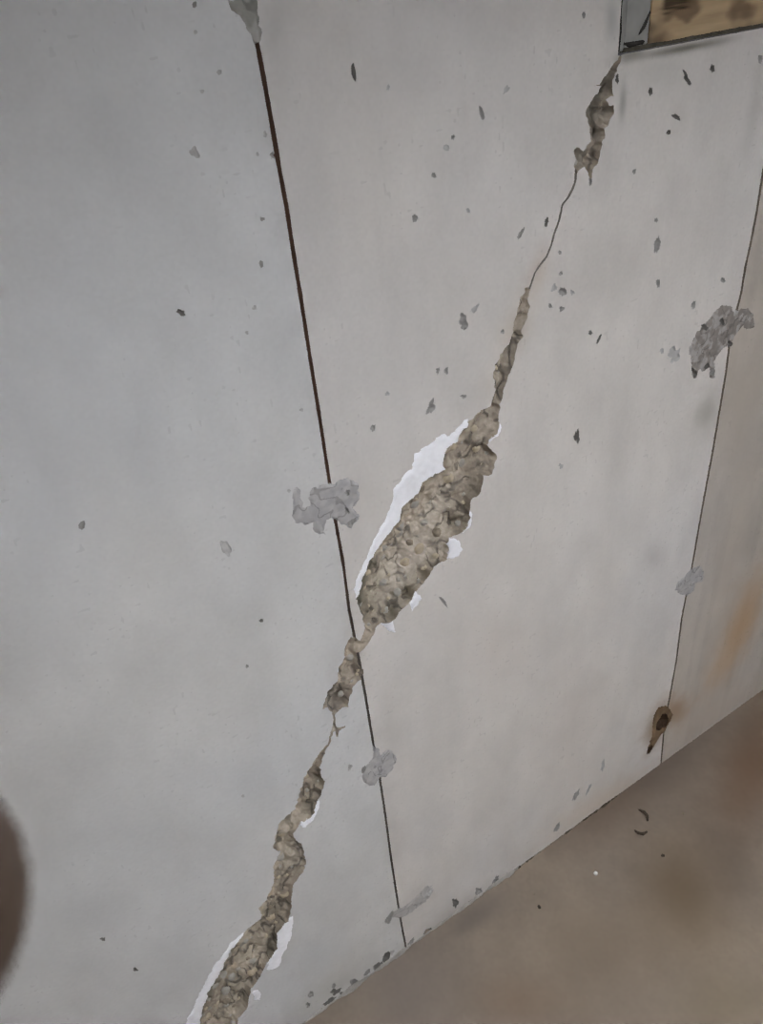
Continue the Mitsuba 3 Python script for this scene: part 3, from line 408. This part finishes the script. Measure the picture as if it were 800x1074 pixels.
for j, (k, i, pg) in enumerate(polys):
    sel = owner == j
    if not sel.any():
        continue
    if k == "hole":
        h = HOLES[i]
        put("wall_front__air_hole", pick(sel), "hole_rust" if i in RUST else ("hole_shade_pale", "hole_grey", "hole_shade_dark")[int(h[6])], smooth=50, label="dark rusty tie hole low on the right joint" if i == RUST[0] else None)
    elif k == "white":
        put("wall_front__white_deposit", pick(sel), "white_lime", smooth=45, label=WHITE_TEXT.get(i))
    elif k == "patch":
        put("wall_front__cement_patch", pick(sel), PATCH_MAT.get(i, "cement_grey"), smooth=45, label=PATCH_TEXT[i])
    elif k == "seam":
        put("wall_front__joint", pick(sel), ("seam_rust", "seam_grey")[i], label=("rust-brown straight joint line left of the crack", "thin dark joint line at the brown-stained end of the wall")[i])

# the body of the wall behind its face, with the window opening through it
back = [box(X0 - 0.2, WX0, 0.05, 0.2, 0, TOP), box(WX1, X1 + 0.2, 0.05, 0.2, 0, TOP), box(WX0, WX1, 0.05, 0.2, 0, WZ0), box(WX0, WX1, 0.05, 0.2, WZ1, TOP)]
reveal = [((WX0, WZ0), (WX1, WZ0)), ((WX1, WZ0), (WX1, WZ1)), ((WX1, WZ1), (WX0, WZ1)), ((WX0, WZ1), (WX0, WZ0))]
rv, rf = [], []
for (xa, za), (xb, zb) in reveal:
    n0 = len(rv)
    rv += [(xa, 0, za), (xb, 0, zb), (xb, 0.05, zb), (xa, 0.05, za)]
    rf += [(n0, n0 + 1, n0 + 2), (n0, n0 + 2, n0 + 3)]
put("wall_front__core", trimesh.util.concatenate(back + [trimesh.Trimesh(np.array(rv, float), np.array(rf), process=False)]), "plain_concrete")

# ---------------------------------------------------------------- stones bedded in the crack
STONES = []
for s in range(6):
    m = trimesh.creation.icosphere(subdivisions=1, radius=1.0)
    v = np.array(m.vertices)
    v *= (0.72 + 0.56 * meshkit.fbm(v * 1.1 + s * 9.1, 2, s))[:, None] * np.array([1.0, 0.62, 0.8])
    STONES.append(v if s % 2 else v * [0.9, 1.1, 1.15])
    STONES[s] = mikit.ply((STONES[s], np.array(m.faces)), "stone_tan", True)
crack_v = np.nonzero(np.isin(vown, [j for j, (k, i, g) in enumerate(polys) if k == "crack"]))[0]
rim_d = cKDTree(crack_rims).query(flat[crack_v])[0]
order = rng.permutation(len(crack_v))
placed = []
for o in order:
    room = rim_d[o]
    if room < 0.004 or len(placed) >= 150:
        continue
    r = min(room * 0.95, 0.0035 + 0.0085 * rng.random() ** 1.6)
    x, z = flat[crack_v[o]]
    if z < 0.02 or any((x - a) ** 2 + (z - b) ** 2 < (1.05 * (r + q)) ** 2 for a, b, q in placed):
        continue
    placed.append((x, z, r))
    y = depth[crack_v[o]]
    key = numbered("wall_front__crack__stone")
    mat = ("stone_tan", "stone_tan", "stone_grey", "stone_grey", "stone_brown")[rng.integers(5)]
    scene[key] = {**STONES[rng.integers(6)], "bsdf": {"type": "ref", "id": mat},
                  "to_world": T().translate([x, y + 0.18 * r, z]).rotate([0, 1, 0], float(rng.random() * 360)).rotate([1, 0, 0], float(rng.normal() * 18)).scale(float(r))}

# ---------------------------------------------------------------- window: grey side strip, weathered wooden sill board, glass
labels["window_1"] = {"label": "basement window with grey side strip and weathered wooden bottom board above the crack", "category": "window", "kind": "structure"}
put("window_1__side_strip", box(WX0 + 0.004, 0.951, 0.004, 0.05, WZ0 + 0.003, WZ1, 0.002), "frame_grey", smooth=20, label="narrow grey outer strip")
put("window_1__side_strip", box(0.956, 1.006, 0.010, 0.06, WZ0 + 0.006, WZ1, 0.002), "frame_grey", smooth=20, label="dull grey side strip")
board = box(1.0085, WX1 - 0.04, 0.012, 0.10, WZ0 + 0.0055, WZ0 + 0.105)
board = board.subdivide_to_size(0.012)
bv = np.array(board.vertices)
bv[:, 2] += 0.003 * (meshkit.fbm(bv * 40, 3, 2) - 0.5)
bv[:, 1] += np.where(bv[:, 1] < 0.02, 0.003 * (meshkit.fbm(bv * [20, 60, 120], 3, 5) - 0.5), 0)
board.vertices = bv
put("window_1__bottom_board", board, "old_wood", smooth=30, label="weathered brown wooden board")
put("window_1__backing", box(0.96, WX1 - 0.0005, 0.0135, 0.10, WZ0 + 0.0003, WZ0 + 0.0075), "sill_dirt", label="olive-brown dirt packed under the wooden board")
put("window_1__backing", box(WX0 + 0.0005, 1.012, 0.045, 0.10, WZ0 + 0.0005, WZ1), "gap_black")
put("window_1__top_board", box(1.012, WX1 - 0.04, 0.012, 0.10, WZ1 - 0.09, WZ1 - 0.002, 0.003), "old_wood")
put("window_1__side_board", box(WX1 - 0.04, WX1 - 0.002, 0.012, 0.10, WZ0 + 0.006, WZ1, 0.003), "old_wood")
put("window_1__pane", (np.array([[1.006, 0.06, WZ0 + 0.1], [WX1 - 0.04, 0.06, WZ0 + 0.1], [WX1 - 0.04, 0.06, WZ1 - 0.08], [1.006, 0.06, WZ1 - 0.08]]), np.array([[0, 1, 2], [0, 2, 3]])), "window_glass")


def blob_hull(balls, refine=0.002, smooth=4):
    parts = []
    for (p, r), (q, s) in zip(balls[:-1], balls[1:]):
        a = m3.Manifold.sphere(r, 20).translate([float(x) for x in p])
        b = m3.Manifold.sphere(s, 20).translate([float(x) for x in q])
        parts.append(m3.Manifold.batch_hull([a, b]))
    return m3.Manifold.batch_boolean(parts, m3.OpType.Add)


def taubin(man, refine, rounds):
    m = man.refine_to_length(refine).to_mesh()
    t = trimesh.Trimesh(m.vert_properties[:, :3], m.tri_verts)
    trimesh.smoothing.filter_taubin(t, 0.5, 0.53, iterations=rounds)
    return t


put("window_1__dark_bead", taubin(blob_hull([((0.957, 0.012, 1.884), 0.0022), ((0.970, 0.011, 1.8815), 0.0036), ((0.994, 0.010, 1.882), 0.0026)]), 0.002, 3), "gap_black", smooth=True, label="black bead in the window corner")  # dark smear in the lower left corner
put("window_1__dark_bead", taubin(blob_hull([((WX0 + 0.0035 + 0.002 * math.sin(k * 2.3), 0.002, 1.876 + k * 0.0242), 0.0007 + 0.0010 * (k * 7 % 5) / 5) for k in range(21)]), 0.003, 3), "gap_black", smooth=True, label="thin black bead standing in for the shadow gap along the left edge of the window")  # bead added to draw the dark shadow gap beside the side strip
put("window_1__dark_bead", taubin(blob_hull([((0.986, 0.010, 1.893), 0.0016), ((0.994, 0.010, 1.901), 0.0028), ((1.004, 0.011, 1.917), 0.0020)]), 0.002, 3), "gap_black", smooth=True)  # dark wedge at the lower left corner of the board

# ---------------------------------------------------------------- crumbs along the foot of the wall and bits on the floor
def curl(points, r):
    pts = [((x, y, r * 0.75 + 0.004 * math.sin(math.pi * k / (len(points) - 1))), r * (0.7 + 0.5 * math.sin(math.pi * k / (len(points) - 1)))) for k, (x, y) in enumerate(points)]
    return taubin(blob_hull(pts), 0.002, 4)


put("wood_shaving", curl(DEBRIS["curl1"], 0.0036), "debris_gap_dark", smooth=True)
put("wood_shaving", curl(DEBRIS["curl2"], 0.0034), "debris_gap_dark", smooth=True)
labels["wood_shaving"] = {"label": "dark curled shaving on the brown floor, the one nearer the wall", "category": "shaving", "group": "curled shavings on the floor"}
labels["wood_shaving_001"] = {"label": "dark hook-shaped shaving on the brown floor, the one farther from the wall", "category": "shaving", "group": "curled shavings on the floor"}
for kind, name, r, mat, text, cat in (("dot", "dirt_crumb", 0.0045, "debris_gap_dark", "small brown crumb on the floor beyond the curled shavings", "crumb"),
                                      ("dark", "dirt_crumb", 0.0042, "debris_gap_dark", "dark crumb on the floor nearest the foot of the left joint line", "crumb"),
                                      ("faint", "dirt_crumb", 0.0030, "stone_brown", "tiny brown crumb on the floor close beside a darker crumb", "crumb"),
                                      ("faint2", "dirt_crumb", 0.0045, "stone_brown", "pale brown crumb on the floor right of the curled shavings", "crumb"),
                                      ("white", "concrete_chip", 0.0055, "debris_white", "small white chip on the brown floor", "chip")):
    m = trimesh.creation.icosphere(subdivisions=2, radius=1.0)
    v = np.array(m.vertices)
    v *= (0.6 + 0.8 * meshkit.fbm(v * 1.4 + 3 * r * 1000, 2, 3))[:, None]
    v[:, 2] *= 0.7
    v = v * r
    x, y = DEBRIS[kind]
    v += [x, y, -v[:, 2].min()]
    k = put(name, (v, np.array(m.faces)), mat, smooth=True)
    labels[k] = {"label": text, "category": cat}

# the rough cement fringe where the pour meets the floor
xs = np.arange(-0.6, 2.2, 0.0025)
zero = xs * 0
n1 = meshkit.fbm(np.column_stack([xs * 22, zero, zero]), 4, 1)
n2 = meshkit.fbm(np.column_stack([xs * 90, zero + 2, zero]), 3, 2)
size = np.interp(xs, [-0.6, 0.05, 0.2, 0.45, 0.62, 0.72, 0.78, 0.9, 2.2], [0.010, 0.010, 0.010, 0.008, 0.010, 0.009, 0.003, 0.0012, 0.001])
size = 0.65 * size * np.clip(0.25 + 1.9 * (n1 - 0.2) + 0.8 * (n2 - 0.5), 0.05, 2)
fv, ff = [], []
RINGS = 7
for k in range(RINGS):
    t = k / (RINGS - 1) * math.pi / 2
    w = 1 + 0.5 * (meshkit.fbm(np.column_stack([xs * 120, zero + k * 2.1, zero]), 2, 5) - 0.5)
    fv.append(np.column_stack([xs, -size * 0.9 * math.sin(t) * w + 0.0005, size * 1.5 * math.cos(t) * w - 0.0002]))
fv = np.vstack(fv)
n = len(xs)
for k in range(RINGS - 1):
    i = np.arange(n - 1)
    ff += [np.column_stack([k * n + i, (k + 1) * n + i, k * n + i + 1]), np.column_stack([k * n + i + 1, (k + 1) * n + i, (k + 1) * n + i + 1])]
dx = np.arange(0.70, 1.16, 0.002)
dn = np.column_stack([dx * 70, dx * 0, dx * 0])
wide = np.clip(0.010 * (meshkit.fbm(dn, 3, 12) - 0.34), 0.0004, 0.006) * np.interp(dx, [0.70, 0.76, 1.08, 1.16], [0.4, 1, 1, 0])
gap_v = np.vstack([np.column_stack([dx, dx * 0 + 0.0005, wide * 1.1]), np.column_stack([dx, -wide * 0.6, wide * 0.7]), np.column_stack([dx, -wide * 1.2, dx * 0 - 0.0003])])
i = np.arange(len(dx) - 1)
m_ = len(dx)
gap_f = np.vstack([np.vstack([np.column_stack([k * m_ + i, (k + 1) * m_ + i, k * m_ + i + 1]), np.column_stack([k * m_ + i + 1, (k + 1) * m_ + i, (k + 1) * m_ + i + 1])]) for k in range(2)])
put("wall_front__gap_shade", (gap_v, gap_f), "debris_gap_dark", smooth=40, label="dark strip standing in for the shaded gap along the foot of the wall")  # dark strip added in place of the shaded gap at the floor
put("wall_front__cement_fringe", (fv, np.vstack(ff)), "fringe_cement", smooth=40, label="rough crumbling cement fringe where the wall meets the floor")


# ---------------------------------------------------------------- the hand at the lens: camera-side right, down, ahead in metres
def at(x, y, z):
    return EYE + RIGHT * x + DOWN * y + AHEAD * z


def chain(*balls):
    return blob_hull([(at(*b[:3]), b[3]) for b in balls])


index = chain((-0.106, 0.044, 0.004, 0.0115), (-0.082, 0.027, 0.030, 0.0104), (-0.052, 0.0220, 0.039, 0.0092), (-0.0263, 0.0203, 0.0372, 0.0083))
middle = chain((-0.116, 0.062, 0.004, 0.0118), (-0.098, 0.058, 0.034, 0.0104), (-0.068, 0.056, 0.034, 0.0096), (-0.042, 0.054, 0.0065, 0.0088))
ring = chain((-0.122, 0.080, 0.002, 0.0114), (-0.104, 0.080, 0.032, 0.0100), (-0.074, 0.080, 0.034, 0.0093), (-0.046, 0.078, 0.0065, 0.0085))
little = chain((-0.126, 0.097, -0.002, 0.0104), (-0.110, 0.100, 0.026, 0.0088), (-0.080, 0.101, 0.028, 0.0082), (-0.052, 0.100, 0.0055, 0.0075))
thumb = chain((-0.122, 0.088, -0.050, 0.0150), (-0.092, 0.070, -0.043, 0.0126), (-0.062, 0.050, -0.033, 0.0110), (-0.034, 0.034, -0.0215, 0.0098))
sph = lambda x, y, z, r: m3.Manifold.sphere(r, 24).translate([float(v) for v in at(x, y, z)])
palm = m3.Manifold.batch_hull([sph(-0.106, 0.046, 0.002, 0.0125), sph(-0.126, 0.096, -0.004, 0.0115), sph(-0.124, 0.090, -0.048, 0.0150), sph(-0.146, 0.118, -0.058, 0.0200), sph(-0.138, 0.122, -0.044, 0.0180)])
arm = chain((-0.142, 0.120, -0.052, 0.0235), (-0.160, 0.150, -0.080, 0.0260), (-0.215, 0.240, -0.150, 0.0340))
hand = m3.Manifold.batch_boolean([palm, index, middle, ring, little, thumb, arm], m3.OpType.Add)
put("hand__body", taubin(hand, 0.003, 10), "skin", smooth=True)
put("hand__sleeve", taubin(chain((-0.188, 0.196, -0.115, 0.0370), (-0.225, 0.257, -0.163, 0.0420), (-0.300, 0.380, -0.258, 0.0480)), 0.008, 4), "sleeve_cloth", smooth=True, label="dark sleeve")
added_phone = trimesh.convex.convex_hull(np.array([at(x + sx * a_, y + sy * b_, z) for x, sx in ((-0.045, 1), (0.034, -1)) for y, sy in ((-0.014, 1), (0.146, -1)) for z, c_ in ((-0.0035, 0), (-0.0115, 0), (-0.0045, 1), (-0.0105, 1))
                                            for a_, b_ in ((0.009, 0.0), (0.0, 0.009), (0.0026, 0.0026))]))
put("added_phone__body", added_phone, "phone_black", smooth=25)  # unseen body added behind the lens to keep light off the fingertip
ring_ = trimesh.creation.annulus(0.0045, 0.0065, 0.0015, sections=32)
M = np.eye(4)
M[:3, 0], M[:3, 1], M[:3, 2], M[:3, 3] = RIGHT, DOWN, AHEAD, at(0, 0, -0.0032)
ring_.apply_transform(M)
put("added_phone__lens_ring", ring_, "phone_black")
labels["added_phone"] = {"label": "unseen black handset added behind the lens to shade the blurred fingertip", "category": "added_phone"}
labels["hand"] = {"label": "blurred brown fingertip of a hand held in front of the wall", "category": "hand"}

for key in ("floor", "ceiling", "wall_left", "wall_right", "wall_back"):
    assert key in scene
